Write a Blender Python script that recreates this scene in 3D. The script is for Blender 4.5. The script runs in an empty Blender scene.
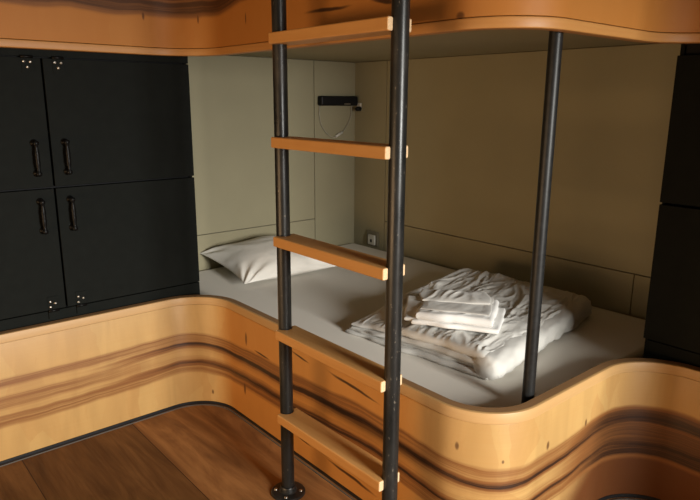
import bpy, bmesh, math, random
from mathutils import Vector, Matrix, noise
random.seed(7)
S = bpy.context.scene
C = S.collection
PI = math.pi

# ------------------------------------------------------------------ helpers
def link(o, parent=None):
    C.objects.link(o)
    if parent is not None:
        o.parent = parent
    return o

def tag(o, label=None, cat=None, group=None, kind=None):
    if label: o['label'] = label
    if cat: o['category'] = cat
    if group: o['group'] = group
    if kind: o['kind'] = kind
    return o

def thing(name, label, cat, loc=(0, 0, 0), group=None):
    o = bpy.data.objects.new(name, None)
    o.empty_display_size = .05
    o.location = loc
    link(o)
    return tag(o, label, cat, group)

def obj(name, bm, mats, parent=None, smooth=False, origin=None, bevel=0, bseg=2, sub=0, angle=40):
    """Link a bmesh (in world coordinates) as ONE mesh object."""
    bmesh.ops.recalc_face_normals(bm, faces=bm.faces)
    if parent is not None and origin is None:
        origin = parent.matrix_world.translation if parent.parent is None else None
        org = Vector((0, 0, 0))
        p = parent
        while p is not None:
            org += p.location
            p = p.parent
        origin = org
    if origin is None:
        origin = Vector((0, 0, 0))
    bmesh.ops.translate(bm, verts=bm.verts, vec=-Vector(origin))
    me = bpy.data.meshes.new(name)
    bm.to_mesh(me)
    bm.free()
    if not isinstance(mats, (list, tuple)):
        mats = [mats]
    for m in mats:
        me.materials.append(m)
    if smooth:
        for p in me.polygons:
            p.use_smooth = True
    o = bpy.data.objects.new(name, me)
    link(o, parent)
    if parent is None:
        o.location = origin
    if bevel:
        b = o.modifiers.new('bevel', 'BEVEL')
        b.width = bevel; b.segments = bseg; b.limit_method = 'ANGLE'; b.angle_limit = math.radians(angle)
        for p in me.polygons:
            p.use_smooth = True
        w = o.modifiers.new('wn', 'WEIGHTED_NORMAL'); w.keep_sharp = False
    if sub:
        s = o.modifiers.new('sub', 'SUBSURF'); s.levels = sub; s.render_levels = sub
    return o

def BM():
    return bmesh.new()

def box(bm, x0, x1, y0, y1, z0, z1):
    v = [bm.verts.new((x, y, z)) for z in (z0, z1) for x, y in ((x0, y0), (x1, y0), (x1, y1), (x0, y1))]
    for f in ((3, 2, 1, 0), (4, 5, 6, 7), (0, 1, 5, 4), (1, 2, 6, 5), (2, 3, 7, 6), (3, 0, 4, 7)):
        bm.faces.new([v[i] for i in f])
    return v

def prism(bm, pts, z0, z1):
    a = [bm.verts.new((x, y, z0)) for x, y in pts]
    b = [bm.verts.new((x, y, z1)) for x, y in pts]
    n = len(pts)
    bm.faces.new(a[::-1]); bm.faces.new(b)
    for i in range(n):
        bm.faces.new((a[i], a[(i + 1) % n], b[(i + 1) % n], b[i]))
    return a, b

def lathe(bm, prof, origin, axis='z', n=28):
    """prof: list of (radius, height) along the axis."""
    rings = []
    for r, h in prof:
        ring = []
        for k in range(n):
            a = 2 * PI * k / n
            c, s = r * math.cos(a), r * math.sin(a)
            p = {'z': (c, s, h), 'y': (c, h, s), 'x': (h, c, s)}[axis]
            ring.append(bm.verts.new(Vector(origin) + Vector(p)))
        rings.append(ring)
    for a, b in zip(rings, rings[1:]):
        for k in range(n):
            bm.faces.new((a[k], a[(k + 1) % n], b[(k + 1) % n], b[k]))
    bm.faces.new(rings[0][::-1]); bm.faces.new(rings[-1])

def tube(bm, pts, r, n=10):
    pts = [Vector(p) for p in pts]
    rings = []
    up = Vector((.31, .2, .93)).normalized()
    for i, p in enumerate(pts):
        t = (pts[min(i + 1, len(pts) - 1)] - pts[max(i - 1, 0)]).normalized()
        a = t.cross(up).normalized(); b = t.cross(a).normalized()
        rr = r[i] if isinstance(r, (list, tuple)) else r
        rings.append([bm.verts.new(p + a * rr * math.cos(2 * PI * k / n) + b * rr * math.sin(2 * PI * k / n)) for k in range(n)])
    for a, b in zip(rings, rings[1:]):
        for k in range(n):
            bm.faces.new((a[k], a[(k + 1) % n], b[(k + 1) % n], b[k]))
    bm.faces.new(rings[0][::-1]); bm.faces.new(rings[-1])

def bez(pts, n=10):
    """Catmull-Rom through points."""
    P = [Vector(p) for p in pts]
    P = [P[0] * 2 - P[1]] + P + [P[-1] * 2 - P[-2]]
    out = []
    for i in range(1, len(P) - 2):
        for k in range(n):
            t = k / n
            a, b, c, d = P[i - 1], P[i], P[i + 1], P[i + 2]
            out.append(.5 * ((2 * b) + (c - a) * t + (2 * a - 5 * b + 4 * c - d) * t * t + (3 * b - a - 3 * c + d) * t ** 3))
    out.append(P[-2])
    return out

# ------------------------------------------------------------------ materials
def mat(name):
    m = bpy.data.materials.new(name)
    m.use_nodes = True
    nt = m.node_tree
    nt.nodes.clear()
    out = nt.nodes.new('ShaderNodeOutputMaterial')
    b = nt.nodes.new('ShaderNodeBsdfPrincipled')
    nt.links.new(b.outputs[0], out.inputs[0])
    return m, nt, b

class G:
    """small node-graph builder"""
    def __init__(self, nt): self.nt = nt
    def n(self, t, **kw):
        x = self.nt.nodes.new(t)
        for k, v in kw.items(): setattr(x, k, v)
        return x
    def s(self, sock, v):
        if isinstance(v, bpy.types.NodeSocket): self.nt.links.new(v, sock)
        else: sock.default_value = v
    def math(self, op, a, b=0.0, clamp=False):
        x = self.n('ShaderNodeMath', operation=op, use_clamp=clamp)
        self.s(x.inputs[0], a); self.s(x.inputs[1], b)
        return x.outputs[0]
    def mix(self, f, a, b, mode='MIX'):
        x = self.n('ShaderNodeMix', data_type='RGBA', blend_type=mode)
        self.s(x.inputs[0], f)
        for sock, v in ((x.inputs[6], a), (x.inputs[7], b)):
            self.s(sock, v if isinstance(v, bpy.types.NodeSocket) else (*v, 1.0))
        return x.outputs[2]
    def noise(self, vec, scale, detail=3.0, rough=.5, dist=0.0):
        x = self.n('ShaderNodeTexNoise')
        self.s(x.inputs['Vector'], vec)
        x.inputs['Scale'].default_value = scale; x.inputs['Detail'].default_value = detail
        x.inputs['Roughness'].default_value = rough; x.inputs['Distortion'].default_value = dist
        return x.outputs[0]
    def ramp(self, f, stops, interp='LINEAR'):
        x = self.n('ShaderNodeValToRGB')
        x.color_ramp.interpolation = interp
        el = x.color_ramp.elements
        while len(el) < len(stops): el.new(.5)
        for e, (p, c) in zip(el, stops):
            e.position = p
            e.color = (*c, 1) if isinstance(c, tuple) else (c, c, c, 1)
        self.s(x.inputs[0], f)
        return x.outputs[0]
    def sep(self, v):
        x = self.n('ShaderNodeSeparateXYZ'); self.s(x.inputs[0], v); return x.outputs
    def comb(self, a, b, c=0.0):
        x = self.n('ShaderNodeCombineXYZ')
        for i, v in enumerate((a, b, c)): self.s(x.inputs[i], v)
        return x.outputs[0]
    def map(self, v, scale):
        x = self.n('ShaderNodeVectorMath', operation='MULTIPLY')
        self.s(x.inputs[0], v); x.inputs[1].default_value = scale
        return x.outputs[0]
    def smooth(self, v, a, b, lo=0.0, hi=1.0):
        x = self.n('ShaderNodeMapRange', interpolation_type='SMOOTHSTEP')
        self.s(x.inputs[0], v)
        for i, q in enumerate((a, b, lo, hi)): x.inputs[i + 1].default_value = q
        return x.outputs[0]
    def bump(self, bsdf, h, strength, dist):
        x = self.n('ShaderNodeBump')
        x.inputs['Strength'].default_value = strength; x.inputs['Distance'].default_value = dist
        self.s(x.inputs['Height'], h)
        self.nt.links.new(x.outputs[0], bsdf.inputs['Normal'])

def simple(name, col, rough=.5, metal=0.0, spec=.5, nscale=40, nvar=.12, bump=0.0):
    m, nt, b = mat(name)
    g = G(nt)
    tc = g.n('ShaderNodeTexCoord').outputs['Object']
    nz = g.noise(tc, nscale, 4)
    c2 = tuple(c * (1 - nvar) for c in col); c3 = tuple(min(1, c * (1 + nvar)) for c in col)
    g.s(b.inputs['Base Color'], g.ramp(nz, [(.3, c2), (.7, c3)]))
    b.inputs['Roughness'].default_value = rough
    b.inputs['Metallic'].default_value = metal
    b.inputs['Specular IOR Level'].default_value = spec
    if bump: g.bump(b, nz, bump, .002)
    return m

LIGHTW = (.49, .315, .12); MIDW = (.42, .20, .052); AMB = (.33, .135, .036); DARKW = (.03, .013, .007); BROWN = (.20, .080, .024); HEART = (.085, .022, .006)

def wood_panel(name, upper=False):
    m, nt, b = mat(name)
    g = G(nt)
    uv = g.n('ShaderNodeUVMap', uv_map='board').outputs[0]
    sx, sz, _ = g.sep(uv)
    warp = g.noise(g.comb(g.math('MULTIPLY', sx, 1.3), g.math('MULTIPLY', sz, 2.0)), 1.0, 2)
    warp2 = g.noise(g.comb(g.math('MULTIPLY', sx, 5.0), g.math('MULTIPLY', sz, 8.0)), 1.0, 3)
    # fine fibre along the board, bloom across it
    fib = g.noise(g.comb(g.math('MULTIPLY', sx, 3.0), g.math('MULTIPLY', sz, 160.0)), 1.0, 4, .6)
    fig = g.noise(g.comb(g.math('MULTIPLY', sx, 13.0), g.math('MULTIPLY', sz, 2.5)), 1.0, 3, .5, .8)
    base = g.mix(g.smooth(fig, .35, .7), LIGHTW, tuple(c * .86 for c in LIGHTW))
    base = g.mix(g.math('MULTIPLY', fib, .35), base, MIDW)
    # blocky cross figure of the veneer
    vor = g.n('ShaderNodeTexVoronoi', feature='F1')
    g.s(vor.inputs['Vector'], g.comb(g.math('ADD', g.math('MULTIPLY', sx, 11.0), g.math('MULTIPLY', warp2, .9)), g.math('MULTIPLY', sz, 4.0)))
    vor.inputs['Scale'].default_value = 1.0
    vr = g.n('ShaderNodeSeparateColor'); g.s(vr.inputs[0], vor.outputs['Color'])
    base = g.mix(g.math('MULTIPLY', vr.outputs[0], .26), base, AMB)
    curl = g.noise(g.comb(g.math('MULTIPLY', sx, 60.0), g.math('MULTIPLY', sz, 12.0)), 1.0, 3, .6, 1.2)
    base = g.mix(g.smooth(curl, .58, .75, 0, .14), base, AMB)
    z = g.math('ADD', sz, g.math('MULTIPLY', g.math('SUBTRACT', warp2, .5), .022))
    if not upper:
        # warm light on the straight middle run, painted in as a redder base
        warm_light = g.math('MULTIPLY', g.smooth(sx, 2.74, 2.9), g.smooth(sx, 4.02, 3.8))
        base = g.mix(g.math('MULTIPLY', warm_light, .6), base, (.56, .215, .032))
        # centre-line of the two dark streaks, followed along the board
        fc = g.n('ShaderNodeFloatCurve')
        cu = fc.mapping.curves[0]
        tab = [(0, .235), (1.9, .225), (2.3, .222), (2.67, .236), (2.83, .222), (3.01, .226), (3.22, .229), (3.39, .240), (3.66, .252), (3.8, .25), (4.0, .236), (4.15, .226), (4.4, .228), (4.6, .24), (4.8, .238), (5.0, .235), (6.77, .235)]
        while len(cu.points) < len(tab): cu.points.new(.5, .5)
        for p, (a, c) in zip(cu.points, tab): p.location = (a / 6.77, c)
        fc.mapping.update()
        g.s(fc.inputs['Value'], g.math('DIVIDE', sx, 6.77))
        cl = fc.outputs[0]
        d = g.math('SUBTRACT', z, cl)                      # height above the centre line
        d01 = g.math('ADD', g.math('MULTIPLY', d, 4.0), .5)  # +-.125 m -> 0..1
        def P(q): return q * 4 + .5
        k = 0.0
        band = g.ramp(d01, [(P(-.094), 0.0), (P(-.080), .46), (P(-.062), .40), (P(-.050), .62), (P(-.044), 1.0), (P(-.037), .9), (P(-.028), .36), (P(-.005), .10), (P(.012), .22), (P(.024), .55), (P(.030), 1.0), (P(.040), .95), (P(.047), .42), (P(.062), .38), (P(.078), .48), (P(.092), 0.0)])
        fine = g.noise(g.comb(g.math('MULTIPLY', sx, 1.1), g.math('MULTIPLY', d, 120.0)), 1.0, 6, .75)
        soft = g.ramp(d01, [(P(-.096), 0.0), (P(-.080), .42), (P(-.050), .46), (P(-.036), .14), (P(-.022), .16), (P(-.012), .40), (P(.022), .42), (P(.034), .10), (P(.052), .14), (P(.064), .46), (P(.080), .48), (P(.094), 0.0)])
        band = g.mix(g.smooth(sx, 2.15, 2.75), soft, band)
        band = g.math('MULTIPLY', band, g.smooth(fine, .34, .62, .6, 1.15))
        stren = g.ramp(g.math('DIVIDE', sx, 6.77), [(.0, 1.0), (.33, 1.0), (.385, .95), (.42, 1.0), (.46, 1.15), (.6, 1.0), (.645, 1.0), (.69, 1.0), (1, 1.0)])
        band = g.math('MULTIPLY', band, stren)
        # heartwood widens and darkens to a solid stripe past the outer bend
        solid = g.math('MULTIPLY', g.smooth(sx, 4.2, 4.7), g.ramp(d01, [(P(-.10), 0.0), (P(-.07), 1.0), (P(-.02), .80), (P(.02), .75), (P(.05), 1.0), (P(.072), .8), (P(.085), .4), (P(.094), 0.0)]))
        band = g.math('MAXIMUM', band, g.math('MULTIPLY', solid, g.smooth(fine, .2, .6, .6, 1.0)))
        # brown heartwood below the stripe past the outer bend
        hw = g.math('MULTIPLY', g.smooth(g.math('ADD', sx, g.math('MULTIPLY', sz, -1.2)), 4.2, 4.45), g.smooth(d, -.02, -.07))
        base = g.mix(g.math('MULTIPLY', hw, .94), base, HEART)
        col = g.mix(g.smooth(band, 0, .55), base, BROWN)
        col = g.mix(g.smooth(band, .45, 1.0), col, DARKW)
        spots = [(3.622, .386, .115, .006, .10), (3.345, .392, .05, .004, .10), (3.614, .068, .115, .006, .05), (3.35, .084, .05, .004, .1), (2.99, .352, .008, .028, 0), (2.968, .134, .008, .024, 0), (4.036, .365, .006, .013, 0), (4.159, .332, .004, .006, 0), (2.76, .056, .005, .010, 0), (3.1, .318, .05, .004, .05), (4.33, .328, .007, .013, 0), (4.53, .330, .006, .012, 0)]
    else:
        z2 = g.math('ADD', z, g.math('MULTIPLY', g.math('ABSOLUTE', g.math('SINE', g.math('MULTIPLY', sx, 13.5))), .007))
        lo = g.ramp(g.math('DIVIDE', sx, 6.77), [(0, .128), (.42, .128), (.46, .165), (1, .165)])
        base = g.mix(.8, base, (.38, .132, .019))
        d = g.math('SUBTRACT', z2, lo)
        fine = g.noise(g.comb(g.math('MULTIPLY', sx, 1.2), g.math('MULTIPLY', d, 80.0)), 1.0, 5, .65)
        band = g.math('MULTIPLY', g.smooth(d, -.004, .03, 0, .75), g.smooth(fine, .25, .6, .6, 1.1))
        col = g.mix(g.smooth(band, 0, .5), base, BROWN)
        col = g.mix(g.smooth(band, .42, 1.0), col, DARKW)
        spots = [(3.5, .093, .10, .006, 0), (3.74, .09, .055, .006, .15), (3.06, .108, .004, .02, 0), (2.773, .128, .004, .016, 0), (2.573, .132, .005, .014, 0), (3.99, .03, .012, .008, 0)]
    for (s0, z0, rs, rz, slope) in spots:
        ds = g.math('SUBTRACT', sx, s0)
        dz = g.math('ADD', g.math('SUBTRACT', z, z0), g.math('MULTIPLY', ds, slope))
        q = g.math('ADD', g.math('POWER', g.math('ABSOLUTE', g.math('DIVIDE', ds, rs)), 2.0), g.math('POWER', g.math('ABSOLUTE', g.math('DIVIDE', dz, rz)), 2.0))
        col = g.mix(g.smooth(q, .1, 1.5, .92 if rs > .02 else .8, 0), col, DARKW if rs > .02 else (.075, .028, .010))
    g.s(b.inputs['Base Color'], col)
    b.inputs['Roughness'].default_value = .55 if upper else .42
    b.inputs['Specular IOR Level'].default_value = .2 if upper else .4
    g.bump(b, fib, .05, .001)
    return m

def wood_plain(name, c1, c2, rough=.45, along='y', scale=1.0):
    m, nt, b = mat(name)
    g = G(nt)
    tc = g.n('ShaderNodeTexCoord').outputs['Object']
    sc = {'y': (70, 3, 70), 'x': (3, 70, 70), 'z': (70, 70, 3)}[along]
    nz = g.noise(g.map(tc, tuple(q * scale for q in sc)), 1.0, 4, .6)
    n2 = g.noise(tc, 7.0, 2)
    col = g.mix(nz, c1, c2)
    col = g.mix(g.math('MULTIPLY', g.smooth(n2, .55, .75), .4), col, c2)
    g.s(b.inputs['Base Color'], col)
    b.inputs['Roughness'].default_value = rough
    g.bump(b, nz, .06, .001)
    return m

def wood_uv(name, c1, c2, rough=.4):
    m, nt, b = mat(name)
    g = G(nt)
    uv = g.n('ShaderNodeUVMap', uv_map='board').outputs[0]
    nz = g.noise(g.map(uv, (2.5, 150, 1)), 1.0, 4, .6)
    n2 = g.noise(g.map(uv, (4, 10, 1)), 1.0, 3)
    col = g.mix(nz, c1, c2)
    col = g.mix(g.math('MULTIPLY', g.smooth(n2, .5, .8), .35), col, c2)
    g.s(b.inputs['Base Color'], col)
    b.inputs['Roughness'].default_value = rough
    return m

def floor_mat():
    m, nt, b = mat('dark_plank_floor')
    g = G(nt)
    tc = g.n('ShaderNodeTexCoord').outputs['Object']
    x, y, _ = g.sep(tc)
    u = g.math('ADD', g.math('DIVIDE', x, .40), 8.0 - .81 / .40)
    idx = g.math('FLOOR', u)
    fr = g.math('SUBTRACT', u, idx)
    wn = g.n('ShaderNodeTexWhiteNoise', noise_dimensions='1D'); g.s(wn.inputs['W'], g.math('ADD', idx, 3.0))
    off = g.math('MULTIPLY', wn.outputs[0], 7.0)
    v = g.comb(g.math('MULTIPLY', x, 9.0), g.math('ADD', g.math('MULTIPLY', y, 1.6), off))
    gr = g.noise(v, 1.0, 5, .6, 1.6)
    fib = g.noise(g.comb(g.math('MULTIPLY', x, 110.0), g.math('MULTIPLY', y, 3.0)), 1.0, 4, .6)
    col = g.ramp(gr, [(.3, (.095, .040, .013)), (.5, (.17, .074, .024)), (.66, (.235, .108, .036)), (.8, (.12, .052, .017))])
    col = g.mix(g.math('MULTIPLY', fib, .4), col, (.05, .02, .01))
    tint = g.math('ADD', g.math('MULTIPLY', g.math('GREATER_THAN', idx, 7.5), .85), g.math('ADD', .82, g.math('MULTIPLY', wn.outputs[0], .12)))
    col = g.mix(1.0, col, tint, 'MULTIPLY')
    seam = g.smooth(g.math('MINIMUM', fr, g.math('SUBTRACT', 1.0, fr)), 0.0, .006, 1, 0)
    col = g.mix(seam, col, (.02, .008, .004))
    g.s(b.inputs['Base Color'], col)
    g.s(b.inputs['Roughness'], g.ramp(fib, [(.3, .42), (.7, .6)]))
    b.inputs['Specular IOR Level'].default_value = .10
    g.bump(b, g.math('SUBTRACT', fib, seam), .12, .002)
    return m

def cloth(name, col, rough=.9, bump=.1, scale=500):
    m, nt, b = mat(name)
    g = G(nt)
    tc = g.n('ShaderNodeTexCoord').outputs['Object']
    nz = g.noise(tc, scale, 2)
    big = g.noise(tc, 6, 3)
    g.s(b.inputs['Base Color'], g.mix(big, tuple(c * .95 for c in col), col))
    b.inputs['Roughness'].default_value = rough
    b.inputs['Sheen Weight'].default_value = .15
    b.inputs['Specular IOR Level'].default_value = .2
    g.bump(b, nz, bump, .001)
    return m

def steel_mat():
    m, nt, b = mat('black_steel')
    g = G(nt)
    tc = g.n('ShaderNodeTexCoord').outputs['Object']
    nz = g.noise(g.map(tc, (1, 1, .35)), 18, 5, .65)
    sp = g.noise(g.map(tc, (1, 1, .6)), 140, 2)
    col = g.ramp(nz, [(.3, (.009, .010, .010)), (.55, (.017, .017, .016)), (.75, (.038, .033, .027))])
    col = g.mix(g.smooth(sp, .68, .74, 0, .5), col, (.2, .17, .13))
    g.s(b.inputs['Base Color'], col)
    b.inputs['Metallic'].default_value = .1
    b.inputs['Specular IOR Level'].default_value = .4
    g.s(b.inputs['Roughness'], g.ramp(nz, [(.3, .26), (.7, .42)]))
    return m

M = {}
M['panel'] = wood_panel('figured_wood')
M['panel_up'] = wood_panel('figured_wood_upper', True)
M['rim'] = wood_uv('pale_edge_wood', (.50, .315, .135), (.42, .235, .085), .5)
M['rim_up'] = wood_uv('amber_edge_wood', (.50, .25, .075), (.40, .175, .045), .5)
M['cap'] = wood_uv('brown_top_edge_wood', (.33, .185, .08), (.23, .115, .045), .6)
M['rung'] = wood_plain('rung_wood', (.66, .36, .125), (.52, .25, .07))
M['end'] = simple('lit_end_grain_wood', (.64, .45, .26), .7, nscale=200)  # rung ends: end grain, made paler with the direct light painted in
M['steel'] = steel_mat()
M['post'] = simple('black_post_steel', (.011, .0115, .0115), .42, 0, .28, 60, .35)
M['cab'] = simple('matte_black_paint', (.0076, .0088, .0077), .65, 0, .06, 30, .1)
M['cab_in'] = simple('black_carcass', (.006, .006, .007), .7, 0, .2)
M['iron'] = simple('black_iron', (.004, .004, .004), .4, 0, .14)
M['screw'] = simple('bright_screw', (.55, .53, .5), .3, 1.0)
M['line'] = simple('painted_edge_highlight', (.085, .08, .07), .5)  # edge highlight of the black floor strip, put into a grey colour
M['wall'] = simple('warm_grey_wall_paint', (.285, .255, .165), .75, 0, .25, 5, .03)
M['wallboard'] = simple('warm_grey_panel_paint', (.29, .26, .167), .65, 0, .3, 5, .03)
M['seam'] = simple('seam_shadow_paint', (.19, .17, .12), .8, 0, .2, 5, .03)
M['ceil2'] = simple('pale_deck_paint', (.31, .28, .185), .75, 0, .2, 5, .03)
M['room'] = simple('room_wall_paint', (.22, .19, .15), .85, 0, .2, 5, .03)
M['ceil'] = simple('ceiling_paint', (.26, .23, .19), .85, 0, .2, 5, .03)
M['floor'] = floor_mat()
M['sheet'] = cloth('grey_white_sheet', (.74, .70, .62))
M['pillow'] = cloth('pillow_cotton', (.78, .75, .69))
M['duvet'] = cloth('duvet_cotton', (.60, .585, .545))
M['towel'] = cloth('white_terry', (.76, .75, .725), .95, .35, 700)
M['linen'] = cloth('folded_linen', (.54, .52, .48))
M['plastic'] = simple('pale_plastic', (.55, .53, .47), .4)
M['plastic_d'] = simple('black_plastic', (.005, .005, .006), .5, 0, .25)
M['cord'] = simple('clear_grey_cord', (.34, .31, .24), .5)
M['skirt'] = simple('black_rubber_strip', (.012, .012, .013), .35, 0, .6)

# ------------------------------------------------------------------ plan of the curved boards
XM, YL, YN, XR, RR = 1.175, 2.285, .825, 1.915, .18
X0, YE = -1.6, -.118
def path(off=0.0, n=16, k=24):
    pts = [(X0, YL + off)]
    for i in range(1, k): pts.append((X0 + (XM - RR - X0) * i / k, YL + off))
    for i in range(n + 1):
        a = PI / 2 * (1 - i / n); R = RR + off
        pts.append((XM - RR + R * math.cos(a), YL - RR + R * math.sin(a)))
    for i in range(1, k): pts.append((XM + off, YL - RR + (YN + RR - YL + RR) * i / k))
    for i in range(n + 1):
        a = PI + PI / 2 * i / n; R = RR - off
        pts.append((XM + RR + R * math.cos(a), YN + RR + R * math.sin(a)))
    for i in range(1, k): pts.append((XM + RR + (XR - RR - XM - RR) * i / k, YN + off))
    for i in range(n + 1):
        a = PI / 2 * (1 - i / n); R = RR + off
        pts.append((XR - RR + R * math.cos(a), YN - RR + R * math.sin(a)))
    for i in range(1, k + 1): pts.append((XR + off, YN - RR + (YE - YN + RR) * i / k))
    return pts
P0 = path()
ARC = [0.0]
for a, b_ in zip(P0, P0[1:]): ARC.append(ARC[-1] + math.hypot(b_[0] - a[0], b_[1] - a[1]))

def sweep(section, zbase=0.0):
    """section: closed list of (offset behind the face, z). UV = (distance along face, z - zbase)."""
    bm = BM()
    uvl = bm.loops.layers.uv.new('board')
    cols = [[bm.verts.new((x, y, z)) for (x, y) in path(o)] for o, z in section]
    ns = len(section); n = len(P0)
    for j in range(ns):
        j2 = (j + 1) % ns
        va = section[j][1] - zbase + section[j][0] * .6
        vb = section[j2][1] - zbase + section[j2][0] * .6
        for i in range(n - 1):
            f = bm.faces.new((cols[j][i], cols[j][i + 1], cols[j2][i + 1], cols[j2][i]))
            for lp, uv in zip(f.loops, ((ARC[i], va), (ARC[i + 1], va), (ARC[i + 1], vb), (ARC[i], vb))):
                lp[uvl].uv = uv
    bm.faces.new([c[0] for c in cols]); bm.faces.new([c[-1] for c in cols][::-1])
    return bm

def rounded(o0, o1, z0, z1, r, r2=None):
    r2 = r if r2 is None else r2
    out = []
    for (cx, cz, a0, rr) in ((o0 + r, z0 + r, PI, r), (o1 - r2, z0 + r2, 1.5 * PI, r2), (o1 - r2, z1 - r2, 0, r2), (o0 + r, z1 - r, .5 * PI, r)):
        for i in range(4):
            a = a0 + PI / 2 * i / 3
            out.append((cx + rr * math.cos(a), cz + rr * math.sin(a)))
    return out

def sm(o, ang=35):
    for p in o.data.polygons: p.use_smooth = True
    w = o.modifiers.new('split', 'EDGE_SPLIT'); w.split_angle = math.radians(ang)
    return o

# ------------------------------------------------------------------ setting
ROOMX, ROOMY, XW, YW, HC = -2.1, -3.2, 2.445, 2.825, 2.75
def struct(name, bm, m, **k):
    o = obj(name, bm, m, **k); o['kind'] = 'structure'; return o
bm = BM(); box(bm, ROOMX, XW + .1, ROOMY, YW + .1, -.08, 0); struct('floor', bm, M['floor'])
bm = BM(); box(bm, ROOMX, XW + .1, ROOMY, YW + .1, HC, HC + .1); struct('ceiling', bm, M['ceil'])
bm = BM(); box(bm, ROOMX, XW, YW, YW + .1, 0, HC); struct('wall_back', bm, M['seam'])
bm = BM(); box(bm, XW, XW + .1, ROOMY, YW + .1, 0, HC); struct('wall_right', bm, M['seam'])
VY0, VY1, VZ0, VZ1 = .2, 2.2, .08, .80  # opening in the left wall, added for the warm side fill
bm = BM()
box(bm, ROOMX - .1, ROOMX, ROOMY, VY0, 0, HC); box(bm, ROOMX - .1, ROOMX, VY1, YW + .1, 0, HC)
box(bm, ROOMX - .1, ROOMX, VY0, VY1, 0, VZ0); box(bm, ROOMX - .1, ROOMX, VY0, VY1, VZ1, HC)
struct('wall_left', bm, M['room'])
bm = BM()
for y in (VY0, VY1 - .05): box(bm, ROOMX - .09, ROOMX - .03, y, y + .05, VZ0, VZ1)
for z in (VZ0, VZ1 - .05): box(bm, ROOMX - .09, ROOMX - .03, VY0 + .05, VY1 - .05, z, z + .05)
struct('fill_opening_frame', bm, M['ceil'])  # frame around the added fill opening
bm = BM(); box(bm, 1.585, XW, -.24, -.12, 0, HC); struct('added_wall_near', bm, M['room'])  # unseen wall stub, added to block window light on the right
bm = BM(); box(bm, ROOMX, XW, -1.0, -.85, 1.47, HC); struct('trim_9', bm, M['room'])  # unseen bulkhead, added to shade the upper board and niche
WX0, WX1, WZ0, WZ1 = .35, 1.35, .85, 2.3
bm = BM()
box(bm, ROOMX, WX0, ROOMY - .1, ROOMY, 0, HC); box(bm, WX1, XW + .1, ROOMY - .1, ROOMY, 0, HC)
box(bm, WX0, WX1, ROOMY - .1, ROOMY, 0, WZ0); box(bm, WX0, WX1, ROOMY - .1, ROOMY, WZ1, HC)
struct('wall_front', bm, M['room'])
bm = BM()
for x in (WX0, WX1 - .05): box(bm, x, x + .05, ROOMY - .09, ROOMY - .03, WZ0, WZ1)
for z in (WZ0, WZ1 - .05): box(bm, WX0 + .05, WX1 - .05, ROOMY - .09, ROOMY - .03, z, z + .05)
struct('window_1', bm, M['ceil'])

# lining boards of the bed niche, with thin open seams between them
T = .012; ZT = 1.462; SG = .004
def lining(i, x0, x1, y0, y1, z0, z1):
    bm = BM(); box(bm, x0, x1, y0, y1, z0, z1)
    return struct('trim_%d' % i, bm, M['wallboard'], bevel=.0015)
lining(1, 1.165, 2.136, YW - T, YW, .592 + SG, ZT)
lining(2, 1.165, 2.136, YW - T, YW, 0, .592)
lining(3, 2.136 + SG, XW, YW - T, YW, 0, ZT)
lining(4, XW - T, XW, 2.552, YW - T, 0, ZT)
lining(5, XW - T, XW, .82, 2.552 - SG, .581 + SG, ZT)
lining(6, XW - T, XW, 1.10, 2.552 - SG, 0, .581)
lining(7, XW - T, XW, .82, 1.10 - SG, 0, .581)

# ------------------------------------------------------------------ lower bed board
t = thing('bed_front_board', 'long curved wooden bed front with dark heartwood streaks standing on the floor', 'bed board', (XM, 1.5, 0))
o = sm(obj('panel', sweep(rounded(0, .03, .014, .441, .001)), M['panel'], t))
o = sm(obj('edge_strip', sweep([(-.0015, .4425), (.007, .4425), (.007, .473), (.0025, .473), (-.0003, .4717), (-.0015, .469)], .0), M['rim'], t)); tag(o, 'pale solid wood strip along the top of the board')
o = sm(obj('capping', sweep([(.0072, .4425), (.036, .4425), (.036, .469), (.032, .473), (.0072, .473)], .0), M['cap'], t)); tag(o, 'browner top edge of the board')
o = sm(obj('skirting_strip', sweep([(.001, 0.0), (.02, 0.0), (.02, .012), (.001, .012)]), M['skirt'], t)); tag(o, 'thin black strip along the floor')
o = sm(obj('strip_highlight', sweep([(-.012, 0.0), (-.0085, 0.0), (-.0085, .003), (-.012, .003)]), M['line'], t)); tag(o, 'fine grey line along the floor, painted highlight of the black strip')

# hidden base carrying the mattress
MZ = .42
def mattress_outline(d=0.0):
    xi, yi = XM + .045 + d, YN + .045 + d
    pts = []
    R = RR - .045
    for i in range(9):
        a = PI + PI / 2 * i / 8
        pts.append((xi + R + R * math.cos(a), yi + R + R * math.sin(a)))
    pts += [(1.95, yi), (XW - T - .012 - d, yi), (XW - T - .012 - d, YW - T - .012 - d), (xi, YW - T - .012 - d)]
    return pts
bm = BM(); prism(bm, mattress_outline(), 0.0, .2)
struct('trim_8', bm, M['cab_in'])  # hidden base under the mattress

bm = BM(); prism(bm, mattress_outline(), .201, MZ)
o = obj('mattress', bm, M['sheet'], origin=(1.8, 1.8, .2), bevel=.03, bseg=5, angle=50)
tag(o, 'mattress under a plain pale grey fitted sheet inside the lower bunk', 'mattress')

# ------------------------------------------------------------------ upper bunk
ZU = 1.41
t = thing('upper_bunk', 'overhead curved wooden bunk front and deck above the bed niche', 'bunk', (XM, 1.5, ZU))
o = sm(obj('panel', sweep(rounded(0, .03, ZU + .0265, ZU + .36, .001), ZU), M['panel_up'], t))
o = sm(obj('edge_strip', sweep(rounded(-.0015, .036, ZU, ZU + .025, .003), ZU), M['rim_up'], t)); tag(o, 'paler solid wood strip along the lower edge')
bm = BM()
pp = path(.034) + [(XW - .002, YE), (XW - .002, YW - .002), (X0, YW - .002)]
prism(bm, pp, 1.464, 1.50)
o = obj('deck', bm, M['ceil2'], t)

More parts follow.
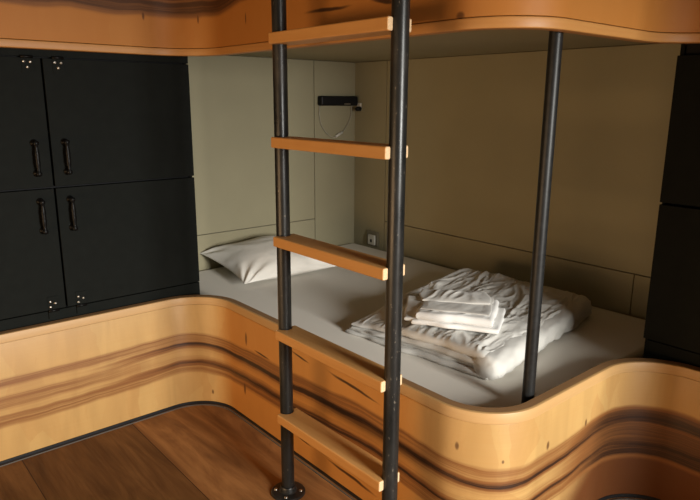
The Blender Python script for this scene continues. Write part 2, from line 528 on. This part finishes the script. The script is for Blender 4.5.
# ------------------------------------------------------------------ cabinets
def make_handle(x, zc, yf, parent):
    """vertical turned bow handle on a face looking to -Y, built at world coordinates"""
    bm = BM()
    h = .057
    prof = [(.001, -h - .004), (.009, -h), (.0095, -h + .008), (.006, -h + .014), (.0055, -h + .02), (.0075, -.022), (.0085, -.012), (.007, -.005), (.0085, 0), (.007, .005), (.0085, .012), (.0075, .022), (.0055, h - .02), (.006, h - .014), (.0095, h - .008), (.009, h), (.001, h + .004)]
    lathe(bm, prof, (x, yf - .028, zc), 'z', 16)
    for s in (-1, 1):
        lathe(bm, [(.006, -.026), (.006, -.006), (.012, -.004), (.013, 0)], (x, yf, zc + s * (h - .006)), 'y', 14)
    return obj('handle', bm, M['iron'], parent, smooth=True)

def hinge(x, zk, yf, up, parent, w=.036):
    """black butt hinge: plate on the door (up or down of the knuckle), knuckle, plate on the rail, screws"""
    bm = BM()
    s = 1 if up else -1
    lo, hi = sorted((zk, zk + s * .052))
    box(bm, x - w / 2, x + w / 2, yf - .003, yf, lo, hi)
    o = obj('hinge', bm, M['cab'], parent)
    b2 = BM(); lathe(b2, [(.0052, -w / 2), (.0052, w / 2)], (x, yf - .004, zk), 'x', 12)
    k = obj('knuckle', b2, M['iron'], o, smooth=True)
    if up:
        b2 = BM(); box(b2, x - w / 2, x + w / 2, yf - .003, yf + .018, zk - .03, zk)
        obj('rail_leaf', b2, M['cab'], o)
    for dx, dz in (((-.009, .034), (.008, .026), (-.010, .014)) if up else ((-.010, .015), (.010, .016), (0, .033))):
        b2 = BM(); lathe(b2, [(.0048, -.0035), (.0042, -.005), (.001, -.006)], (x + dx, yf, zk + s * dz), 'y', 12)
        q = obj('screw', b2, M['screw'], o, smooth=True); tag(q, 'bright round screw head')
    return o

CY = 2.325
def make_cabinet(x0, x1, label):
    t = thing('cabinet', label, 'cabinet', ((x0 + x1) / 2, CY, 0))
    bm = BM(); box(bm, x0, x1, CY + .0305, YW - T - .001, 0, 1.455)
    obj('body', bm, M['cab_in'], t)
    bm = BM(); box(bm, x1 - .012, x1, CY + .02, CY + .03, .0, 1.455)
    obj('side_frame', bm, M['cab'], t)
    bm = BM(); box(bm, x0, x1, CY + .006, CY + .0195, 0, .507)
    obj('bottom_rail', bm, M['cab'], t)
    bm = BM(); box(bm, x0, x1, CY + .006, CY + .0195, 1.388, 1.455)
    obj('top_rail', bm, M['cab'], t)
    xs = .628
    for (a, b, hx, sx) in ((x0 + .003, xs - .003, .576, .582), (xs + .003, x1 - .001, .675, .679)):
        for (z0, z1, up, zh) in ((.512, .947, True, .855), (.954, 1.384, False, 1.055)):
            bm = BM(); box(bm, a, b, CY, CY + .02, z0, z1)
            d = obj('door', bm, M['cab'], t, bevel=.002)
            make_handle(hx, zh, CY, d)
            hinge(sx, z0 - .002 if up else z1 + .002, CY, up, t)
    return t
make_cabinet(.09, 1.16, 'black cabinet with four hatch doors, iron handles and hinges at the left')

CX = 1.955
t = thing('cabinet', 'plain black cabinet in deep shade at the right of the bed niche', 'cabinet', (CX, .2, 0))
bm = BM(); box(bm, CX + .03, XW - T - .002, YE, .8315, 0, 1.455); obj('body', bm, M['cab_in'], t)
bm = BM(); box(bm, CX + .02, CX + .0295, .82, .832, 0, 1.455); obj('side_frame', bm, M['cab'], t)
for (y0, y1) in ((.30, .831), (-.11, .296)):
    for (z0, z1) in ((.512, .947), (.954, 1.384)):
        bm = BM(); box(bm, CX, CX + .02, y0, y1, z0, z1)
        obj('door', bm, M['cab'], t, bevel=.002)
bm = BM(); box(bm, CX + .006, CX + .02, YE, .82, 0, .507); obj('bottom_rail', bm, M['cab'], t)

# ------------------------------------------------------------------ ladder
LX, LY0, LY1, PR = 1.029, 1.0385, 1.51, .0205
t = thing('ladder', 'bunk ladder of two black steel poles with five wooden rungs', 'ladder', (LX, (LY0 + LY1) / 2, 0))
for y in (LY1, LY0):
    bm = BM(); lathe(bm, [(PR, 0.0), (PR, HC - .002)], (LX, y, 0), 'z', 40)
    p = obj('pole', bm, M['steel'], t); sm(p)
    bm = BM(); lathe(bm, [(.056, 0.0), (.056, .004), (.053, .007), (.030, .009), (.027, .012), (.026, .024), (.0245, .027), (.0207, .027)], (LX, y, 0), 'z', 40)
    fl = obj('floor_flange', bm, M['steel'], p); sm(fl)
    for k in range(4):
        a = PI / 4 + k * PI / 2
        bm = BM(); lathe(bm, [(.006, .006), (.006, .009), (.003, .0108), (.001, .011)], (LX + .041 * math.cos(a), y + .041 * math.sin(a), 0), 'z', 12)
        q = obj('flange_screw', bm, M['screw'], p, smooth=True)
RW = .075
for zb, zt in ((.262, .292), (.542, .572), (.833, .863), (1.120, 1.150), (1.400, 1.430)):
    bm = BM()
    pts = []
    r = PR + .0004
    for i in range(17):   # near notch
        a = PI - PI * i / 16
        pts.append((LX + r * math.cos(a), LY0 + r * math.sin(a)))
    pts += [(LX + RW / 2, LY0), (LX + RW / 2, LY1)]
    for i in range(17):
        a = -PI * i / 16
        pts.append((LX + r * math.cos(a), LY1 + r * math.sin(a)))
    pts += [(LX - RW / 2, LY1), (LX - RW / 2, LY0)]
    a_, b_ = prism(bm, pts, zb, zt)
    for f in bm.faces:
        c = f.calc_center_median()
        bmesh.ops.recalc_face_normals(bm, faces=[f])
        if abs(c.y - LY0) < 1e-4 or abs(c.y - LY1) < 1e-4: f.material_index = 1
    obj('rung', bm, [M['rung'], M['end']], t, bevel=.006, bseg=3, angle=50)

# post between bed and upper bunk
bm = BM(); lathe(bm, [(.0168, MZ + .0005), (.0168, 1.4635)], (1.408, .888, 0), 'z', 36)
o = sm(obj('support_post', bm, M['post'], origin=(1.408, .888, MZ)))
tag(o, 'single black steel post standing at the bed edge, right of the ladder', 'post')

# ------------------------------------------------------------------ wall lamp, socket
t = thing('reading_lamp', 'small black bar reading lamp on the niche wall near the corner', 'lamp', (2.29, YW - T, 1.25))
bm = BM(); box(bm, 2.158, 2.422, YW - T - .042, YW - T, 1.224, 1.277)
obj('housing', bm, M['plastic_d'], t, bevel=.009, bseg=3)
bm = BM(); box(bm, 2.318, 2.362, YW - T - .0435, YW - T - .041, 1.231, 1.236)
tag(obj('switch', bm, M['screw'], t), 'short silver switch on the lower edge')
yc = YW - T - .006
bm = BM(); tube(bm, bez([(2.172, yc, 1.235), (2.168, yc, 1.18), (2.185, yc, 1.115), (2.225, yc, 1.07), (2.275, yc, 1.048), (2.33, yc, 1.072), (2.37, yc, 1.115), (2.395, yc, 1.16), (2.402, yc, 1.235)], 8), .0028, 8)
obj('cable', bm, M['cord'], t, smooth=True)
bm = BM(); tube(bm, [(2.283, yc - .003, 1.052), (2.33, yc - .003, 1.076)], .0075, 10)
tag(obj('cable_joiner', bm, M['plastic'], t, smooth=True), 'pale cable joiner at the bottom of the loop')

t = thing('wall_socket', 'small pale socket with a plug beside the black reading lamp', 'socket', (XW - T, 2.765, 1.215))
bm = BM(); box(bm, XW - T - .010, XW - T, 2.752, 2.786, 1.196, 1.240); obj('plate', bm, M['plastic'], t, bevel=.004)
bm = BM(); lathe(bm, [(.010, -.03), (.013, -.022), (.013, 0)], (XW - T - .008, 2.758, 1.207), 'x', 16)
tag(obj('plug', bm, M['plastic_d'], t, smooth=True), 'dark plug')

t = thing('wall_socket', 'framed pale wall socket just above the mattress by the niche corner', 'socket', (XW - T, 2.645, .47))
bm = BM(); box(bm, XW - T - .008, XW - T, 2.592, 2.69, .423, .512); obj('frame', bm, M['seam'], t, bevel=.004)
bm = BM(); box(bm, XW - T - .022, XW - T - .008, 2.607, 2.667, .432, .492); obj('cover', bm, M['plastic'], t, bevel=.006)
bm = BM(); box(bm, XW - T - .0235, XW - T - .021, 2.628, 2.642, .448, .466); tag(obj('opening', bm, M['plastic_d'], t), 'dark plug opening')

# ------------------------------------------------------------------ bedding
def fbm(v, o=4):
    return noise.fractal(v, 1.0, 2.0, o, noise_basis='PERLIN_ORIGINAL')
def ridge(v):
    return 1 - min(1, abs(noise.noise(v)) * 3.2)

def slab(bm, corners, z0, th, nu=70, nv=70, seed=0, wr=.008, edge=.012, rnd=.045, fr=5.0, tilt=None, er=(1, 1, 1, 1)):
    """Soft cloth layer over a bilinear quad: rounded edges, creases on top, uneven outline."""
    A, B, Cc, D = [Vector((*c, 0)) for c in corners]
    def q(i, n):   # denser towards the edges
        t_ = i / n
        return .5 - .5 * math.cos(PI * t_) if False else (t_ + .5 - .5 * math.cos(PI * t_)) / 2
    top, bot = [], []
    for i in range(nu + 1):
        rt, rb = [], []
        for j in range(nv + 1):
            u, v = q(i, nu), q(j, nv)
            P = A * (1 - u) * (1 - v) + B * u * (1 - v) + Cc * u * v + D * (1 - u) * v
            w = (B - A).length; h = (D - A).length
            du, dv = min(u, 1 - u) * w, min(v, 1 - v) * h
            e = min(du, dv)
            k = math.sqrt(max(0, 1 - (1 - min(1, e / rnd)) ** 2))
            out = (P - (A + B + Cc + D) / 4)
            s = noise.noise(Vector((P.x * 14, P.y * 14, seed * 3.1)))
            s2 = noise.noise(Vector((P.x * 5, P.y * 5, seed * 7.7)))
            P = P + out.normalized() * (s * edge + s2 * edge) * (1 - min(1, e / .15))
            wv = Vector((P.x * fr, P.y * fr * 1.5, seed * 1.7))
            wv += .35 * Vector((noise.noise(wv * .8), noise.noise(wv * .8 + Vector((5, 2, 1))), 0))
            c = wr * (ridge(wv) * .9 + .6 * ridge(wv * 2.1 + Vector((3, 7, 1))) + .35 * fbm(wv * 3.5) - .7)
            zt = z0 + th * (.5 + .5 * k) + c * k
            zb = z0 + th * (.5 - .5 * k)
            if tilt: zt += tilt(u, v) ; zb += tilt(u, v)
            rt.append(bm.verts.new((P.x, P.y, max(zt, zb + .0005))))
            rb.append(rt[-1] if e < 1e-6 else bm.verts.new((P.x, P.y, zb)))
        top.append(rt); bot.append(rb)
    for i in range(nu):
        for j in range(nv):
            bm.faces.new((top[i][j], top[i + 1][j], top[i + 1][j + 1], top[i][j + 1]))
            fs = [bot[i][j], bot[i][j + 1], bot[i + 1][j + 1], bot[i + 1][j]]
            u_ = []
            for x in fs:
                if x not in u_: u_.append(x)
            if len(u_) >= 3:
                try: bm.faces.new(u_)
                except ValueError: pass

# folded duvet
A, B, Cc, D = (1.395, 1.668), (1.462, 1.045), (2.27, 1.185), (2.22, 1.79)
def bil(u, v):
    return tuple(A[i] * (1 - u) * (1 - v) + B[i] * u * (1 - v) + Cc[i] * u * v + D[i] * (1 - u) * v for i in (0, 1))
def inset(a, b, c, d):
    return [bil(a, b), bil(1 - c, b), bil(1 - c, 1 - d), bil(a, 1 - d)]
def crease(P, seed, fr, ang=.25):
    """long fanning creases: fine across, slow along"""
    c, s_ = math.cos(ang), math.sin(ang)
    a, b = P.x * c + P.y * s_, -P.x * s_ + P.y * c
    q = Vector((a * fr * .45, b * fr * 1.35, seed * 1.7))
    q += .55 * Vector((noise.noise(q * .9), noise.noise(q * .9 + Vector((5, 2, 1))), 0))
    return .75 * ridge(q) + .45 * ridge(q * 1.9 + Vector((3, 7, 1))) + .3 * fbm(q * 3.1) - .55
def layer(bm, corners, z0, th, nu, nv, seed, wr, fr, edge, rnd, wave, ang=.25):
    Q = [Vector((*c, 0)) for c in corners]
    w, h = (Q[1] - Q[0]).length, (Q[3] - Q[0]).length
    cen = sum(Q, Vector()) / 4
    den = lambda i, n: (i / n + .5 - .5 * math.cos(PI * i / n)) / 2
    top, bot = [], []
    for i in range(nu + 1):
        rt_, rb_ = [], []
        for j in range(nv + 1):
            u, v = den(i, nu), den(j, nv)
            P = Q[0] * (1 - u) * (1 - v) + Q[1] * u * (1 - v) + Q[2] * u * v + Q[3] * (1 - u) * v
            e = min(min(u, 1 - u) * w, min(v, 1 - v) * h)
            k = math.sqrt(max(0, 1 - (1 - min(1, e / rnd)) ** 2))
            near = 1 - min(1, e / .12)
            dv = (P - cen).normalized()
            P2 = P + dv * near * edge * (noise.noise(Vector((P.x * 15, P.y * 15, seed * 3.1))) + .8 * noise.noise(Vector((P.x * 7, P.y * 7, seed * 7.7))))
            wob = near * wave * noise.noise(Vector((P.x * 11, P.y * 11, seed * 5.3)))
            c = wr * crease(P, seed, fr, ang)
            zt = z0 + th * (.5 + .5 * k) + c * min(1, e / .03) + wob
            zb = z0 + th * (.5 - .5 * k) + wob
            rt_.append(bm.verts.new((P2.x, P2.y, max(zt, zb + .0006))))
            rb_.append(rt_[-1] if e < 1e-6 else bm.verts.new((P2.x, P2.y, zb)))
        top.append(rt_); bot.append(rb_)
    for i in range(nu):
        for j in range(nv):
            bm.faces.new((top[i][j], top[i + 1][j], top[i + 1][j + 1], top[i][j + 1]))
            f = []
            for x in (bot[i][j], bot[i][j + 1], bot[i + 1][j + 1], bot[i + 1][j]):
                if x not in f: f.append(x)
            if len(f) >= 3:
                try: bm.faces.new(f)
                except ValueError: pass
bm = BM()
layer(bm, inset(0, .0, .03, .03), MZ + .002, .022, 110, 80, 1, .003, 9, .010, .011, .003)
layer(bm, inset(.012, .012, .03, .02), MZ + .021, .021, 110, 80, 2, .003, 9, .011, .010, .006)
layer(bm, inset(.035, .004, .03, .02), MZ + .039, .020, 110, 80, 3, .003, 9, .011, .010, .006)
n0 = len(bm.verts)
layer(bm, inset(.05, .012, -.022, .02), MZ + .056, .031, 210, 170, 5, .0105, 11, .009, .020, .006)
bm.verts.ensure_lookup_table()
BC = Vector((Cc[0] - B[0], Cc[1] - B[1])).normalized()
for v_ in list(bm.verts)[n0:]:   # the cover turns down over the outer fold
    dist = abs((v_.co.x - B[0]) * BC.y - (v_.co.y - B[1]) * BC.x)
    sgn = ((v_.co.x - B[0]) * BC.y - (v_.co.y - B[1]) * BC.x)
    e = .062 - (-sgn)
    if e > 0: v_.co.z -= .036 * min(1.3, e / .062) ** 2
# the smooth outer fold that wraps the layers on the side towards the window
NR, NS = 60, 28
rings = []
for i in range(NR + 1):
    v = i / NR
    c = Vector((*bil(.945, v), 0)); d = (Vector((*bil(1, v), 0)) - Vector((*bil(.8, v), 0))).normalized()
    endk = min(1, math.sqrt(max(0, 1 - (1 - min(1, min(v, 1 - v) / .03)) ** 2)) * .35 + .66)
    ring = []
    for k in range(NS):
        a = 2 * PI * k / NS
        ca, sa = math.cos(a), math.sin(a)
        rx = .047 * math.copysign(abs(ca) ** .8, ca) * endk; rz = .0365 * math.copysign(abs(sa) ** .8, sa) * endk
        p = c + d * rx + Vector((0, 0, MZ + .0385 + rz))
        nrm = (d * ca + Vector((0, 0, sa)))
        n_ = .006 * ridge(Vector((v * 9 + 1.4 * ca, sa * 1.6, 4.2))) + .004 * fbm(p * 16)
        ring.append(bm.verts.new(p + nrm * n_ * (1 if sa > -.5 else .1)))
    rings.append(ring)
for a, b in zip(rings, rings[1:]):
    for k in range(NS):
        bm.faces.new((a[k], a[(k + 1) % NS], b[(k + 1) % NS], b[k]))
for ring, v in ((rings[0], 0), (rings[-1], 1)):
    c = sum((x.co for x in ring), Vector()) / NS
    cv = bm.verts.new(c)
    for k in range(NS): bm.faces.new((cv, ring[k], ring[(k + 1) % NS]))
# the pad thins out towards its far left corner
ab = Vector((B[0] - A[0], B[1] - A[1])); L2 = ab.length_squared
for v_ in bm.verts:
    u = ((v_.co.x - A[0]) * ab.x + (v_.co.y - A[1]) * ab.y) / L2
    w = ((v_.co.x - A[0]) * (D[0] - A[0]) + (v_.co.y - A[1]) * (D[1] - A[1])) / ((D[0] - A[0]) ** 2 + (D[1] - A[1]) ** 2)
    q = max(0, min(1, (u + 1.1 * w + .02) / .65)); q = q * q * (3 - 2 * q)
    back = max(0, min(1, (w - .45) / .45)) * max(0, min(1, 1.1 - u)) * max(0, min(1, (1 - w) / .08))
    v_.co.z = max(MZ + .001, MZ + (v_.co.z - MZ) * (.50 + .50 * q +   .2 * back))
o = obj('duvet', bm, M['duvet'], smooth=True, origin=(1.85, 1.4, MZ))
tag(o, 'crumpled white duvet folded into a thick pad on the mattress', 'duvet')

DZ = MZ + .096
def quad(cx, cy, ax, w, d):
    """footprint: front edge along direction ax (angle), w wide, d deep"""
    ca, sa = math.cos(ax), math.sin(ax)
    f = lambda a, b: (cx + a * ca - b * sa, cy + a * sa + b * ca)
    return [f(-w / 2, -d / 2), f(w / 2, -d / 2), f(w / 2, d / 2), f(-w / 2, d / 2)]
TA = math.radians(-60)
bm = BM()
cx, cy = 1.632, 1.325
layer(bm, quad(cx + .004, cy - .004, TA, .285, .240), DZ, .017, 70, 60, 11, .0022, 9, .010, .0085, .003)
layer(bm, quad(cx - .002, cy + .002, TA + .03, .258, .236), DZ + .0165, .030, 80, 70, 12, .0035, 9, .011, .015, .004)
o = obj('towel', bm, M['towel'], smooth=True, origin=(cx, cy, DZ))
tag(o, 'bright white folded towel lying on the duvet', 'towel')

bm = BM()
TZ = DZ + .0455
layer(bm, quad(cx + .006, cy + .014, TA + .05, .235, .200), TZ, .009, 90, 80, 21, .006, 5, .010, .030, .001, .6)
layer(bm, quad(cx + .045, cy + .065, TA + .2, .24, .14), TZ + .001, .017, 80, 60, 25, .010, 6, .014, .050, .001, .4)
# the corner that hangs down over the left side
nf = len(bm.verts)
layer(bm, [(1.455, 1.415), (1.505, 1.345), (1.625, 1.455), (1.580, 1.525)], TZ - .012, .014, 50, 40, 24, .005, 10, .008, .007, .002)
bm.verts.ensure_lookup_table()
for v_ in list(bm.verts)[nf:]:
    q = max(0, min(1, (1.60 - v_.co.x) / .13)); v_.co.z -= .026 * q * q
o = obj('folded_sheet', bm, M['linen'], smooth=True, origin=(cx, cy, TZ))
tag(o, 'folded off-white linen sheet lying on top of the white towel', 'bed linen')

# pillow
def pillow_mesh(w, d, h, n=70, seed=3):
    bm = BM(); top = []; bot = []
    for i in range(n + 1):
        rt, rb = [], []
        for j in range(n + 1):
            u, v = math.sin(PI / 2 * (2 * i / n - 1)), math.sin(PI / 2 * (2 * j / n - 1))
            k = ((1 - abs(u) ** 2.0) * (1 - abs(v) ** 2.3)) ** .62
            x = w / 2 * u * (1 - .10 * (1 - abs(v) ** 2) * abs(u) ** 2)
            y = d / 2 * v * (1 - .10 * (1 - abs(u) ** 2) * abs(v) ** 2)
            cr = max(0, abs(u) + abs(v) - 1.0)
            wr = .004 * fbm(Vector((x * 7, y * 7, seed))) + .005 * ridge(Vector((x * 4 + y * 5, y * 2.0 - x * 3, seed)))
            wr += .012 * cr * math.sin(math.atan2(1.15 - abs(v), 1.15 - abs(u)) * 17)
            z = h / 2 * k + wr * min(1, 4 * k)
            rt.append(bm.verts.new((x, y, max(z, 0))))
            rb.append(rt[-1] if i in (0, n) or j in (0, n) else bm.verts.new((x, y, -h * .28 * k)))
        top.append(rt); bot.append(rb)
    for i in range(n):
        for j in range(n):
            bm.faces.new((top[i][j], top[i + 1][j], top[i + 1][j + 1], top[i][j + 1]))
            f = []
            for x in (bot[i][j], bot[i][j + 1], bot[i + 1][j + 1], bot[i + 1][j]):
                if x not in f: f.append(x)
            if len(f) > 2:
                try: bm.faces.new(f)
                except ValueError: pass
    return bm
PX, PY, PT, PZR = 1.68, 2.565, math.radians(6), math.radians(-3)
bm = pillow_mesh(.57, .475, .18)
bmesh.ops.transform(bm, matrix=Matrix.Rotation(PZR, 4, 'Z') @ Matrix.Rotation(PT, 4, 'X'), verts=bm.verts)
zmin = min(v.co.z for v in bm.verts)
bmesh.ops.translate(bm, verts=bm.verts, vec=(PX, PY, MZ + .001 - zmin))
# the underside settles on the sheet
for v in bm.verts:
    v.co.z = MZ + .002 + (v.co.z - MZ - .001)
o = obj('pillow', bm, M['pillow'], smooth=True, origin=(PX, PY, MZ))
tag(o, 'white pillow lying against the back wall at the left end of the mattress', 'pillow')

# ------------------------------------------------------------------ light
w = bpy.data.worlds.new('World'); S.world = w
w.use_nodes = True
w.node_tree.nodes['Background'].inputs[0].default_value = (.75, .86, 1.0, 1)
w.node_tree.nodes['Background'].inputs[1].default_value = 1.0
def area(name, loc, rot, sx, sy, power, col):
    l = bpy.data.lights.new(name, 'AREA'); l.shape = 'RECTANGLE'; l.size = sx; l.size_y = sy; l.energy = power; l.color = col
    o = bpy.data.objects.new(name, l); o.location = loc; o.rotation_euler = rot; link(o); return o
area('window_daylight', ((WX0 + WX1) / 2, ROOMY - .02, (WZ0 + WZ1) / 2), (PI / 2, 0, 0), .9, 1.35, 395, (1.0, .98, .92))
area('side_fill', (ROOMX - .02, (VY0 + VY1) / 2, (VZ0 + VZ1) / 2), (PI / 2, 0, -PI / 2), 1.9, .65, 47, (1.0, .59, .25))  # added warm fill for the middle board, no known source

# ------------------------------------------------------------------ camera
cam = bpy.data.cameras.new('Camera')
cam.sensor_width = 36; cam.lens = 626.2 * 36 / 700
co = bpy.data.objects.new('Camera', cam); link(co)
yaw, pitch, roll = math.radians(40.496), math.radians(13.382), math.radians(.328)
fw = Vector((math.sin(yaw) * math.cos(pitch), math.cos(yaw) * math.cos(pitch), -math.sin(pitch)))
rt = Vector((math.cos(yaw), -math.sin(yaw), 0)); up = rt.cross(fw)
r2 = rt * math.cos(roll) + up * math.sin(roll); u2 = up * math.cos(roll) - rt * math.sin(roll)
Mx = Matrix((r2, u2, -fw)).transposed().to_4x4(); Mx.translation = (0, 0, 1.25)
co.matrix_world = Mx
S.camera = co
cam.clip_start = .02

vs = S.view_settings
S.display_settings.display_device = 'sRGB'
vs.view_transform = 'Standard'; vs.look = 'None'; vs.exposure = 0.0; vs.gamma = 1.0; vs.use_curve_mapping = False
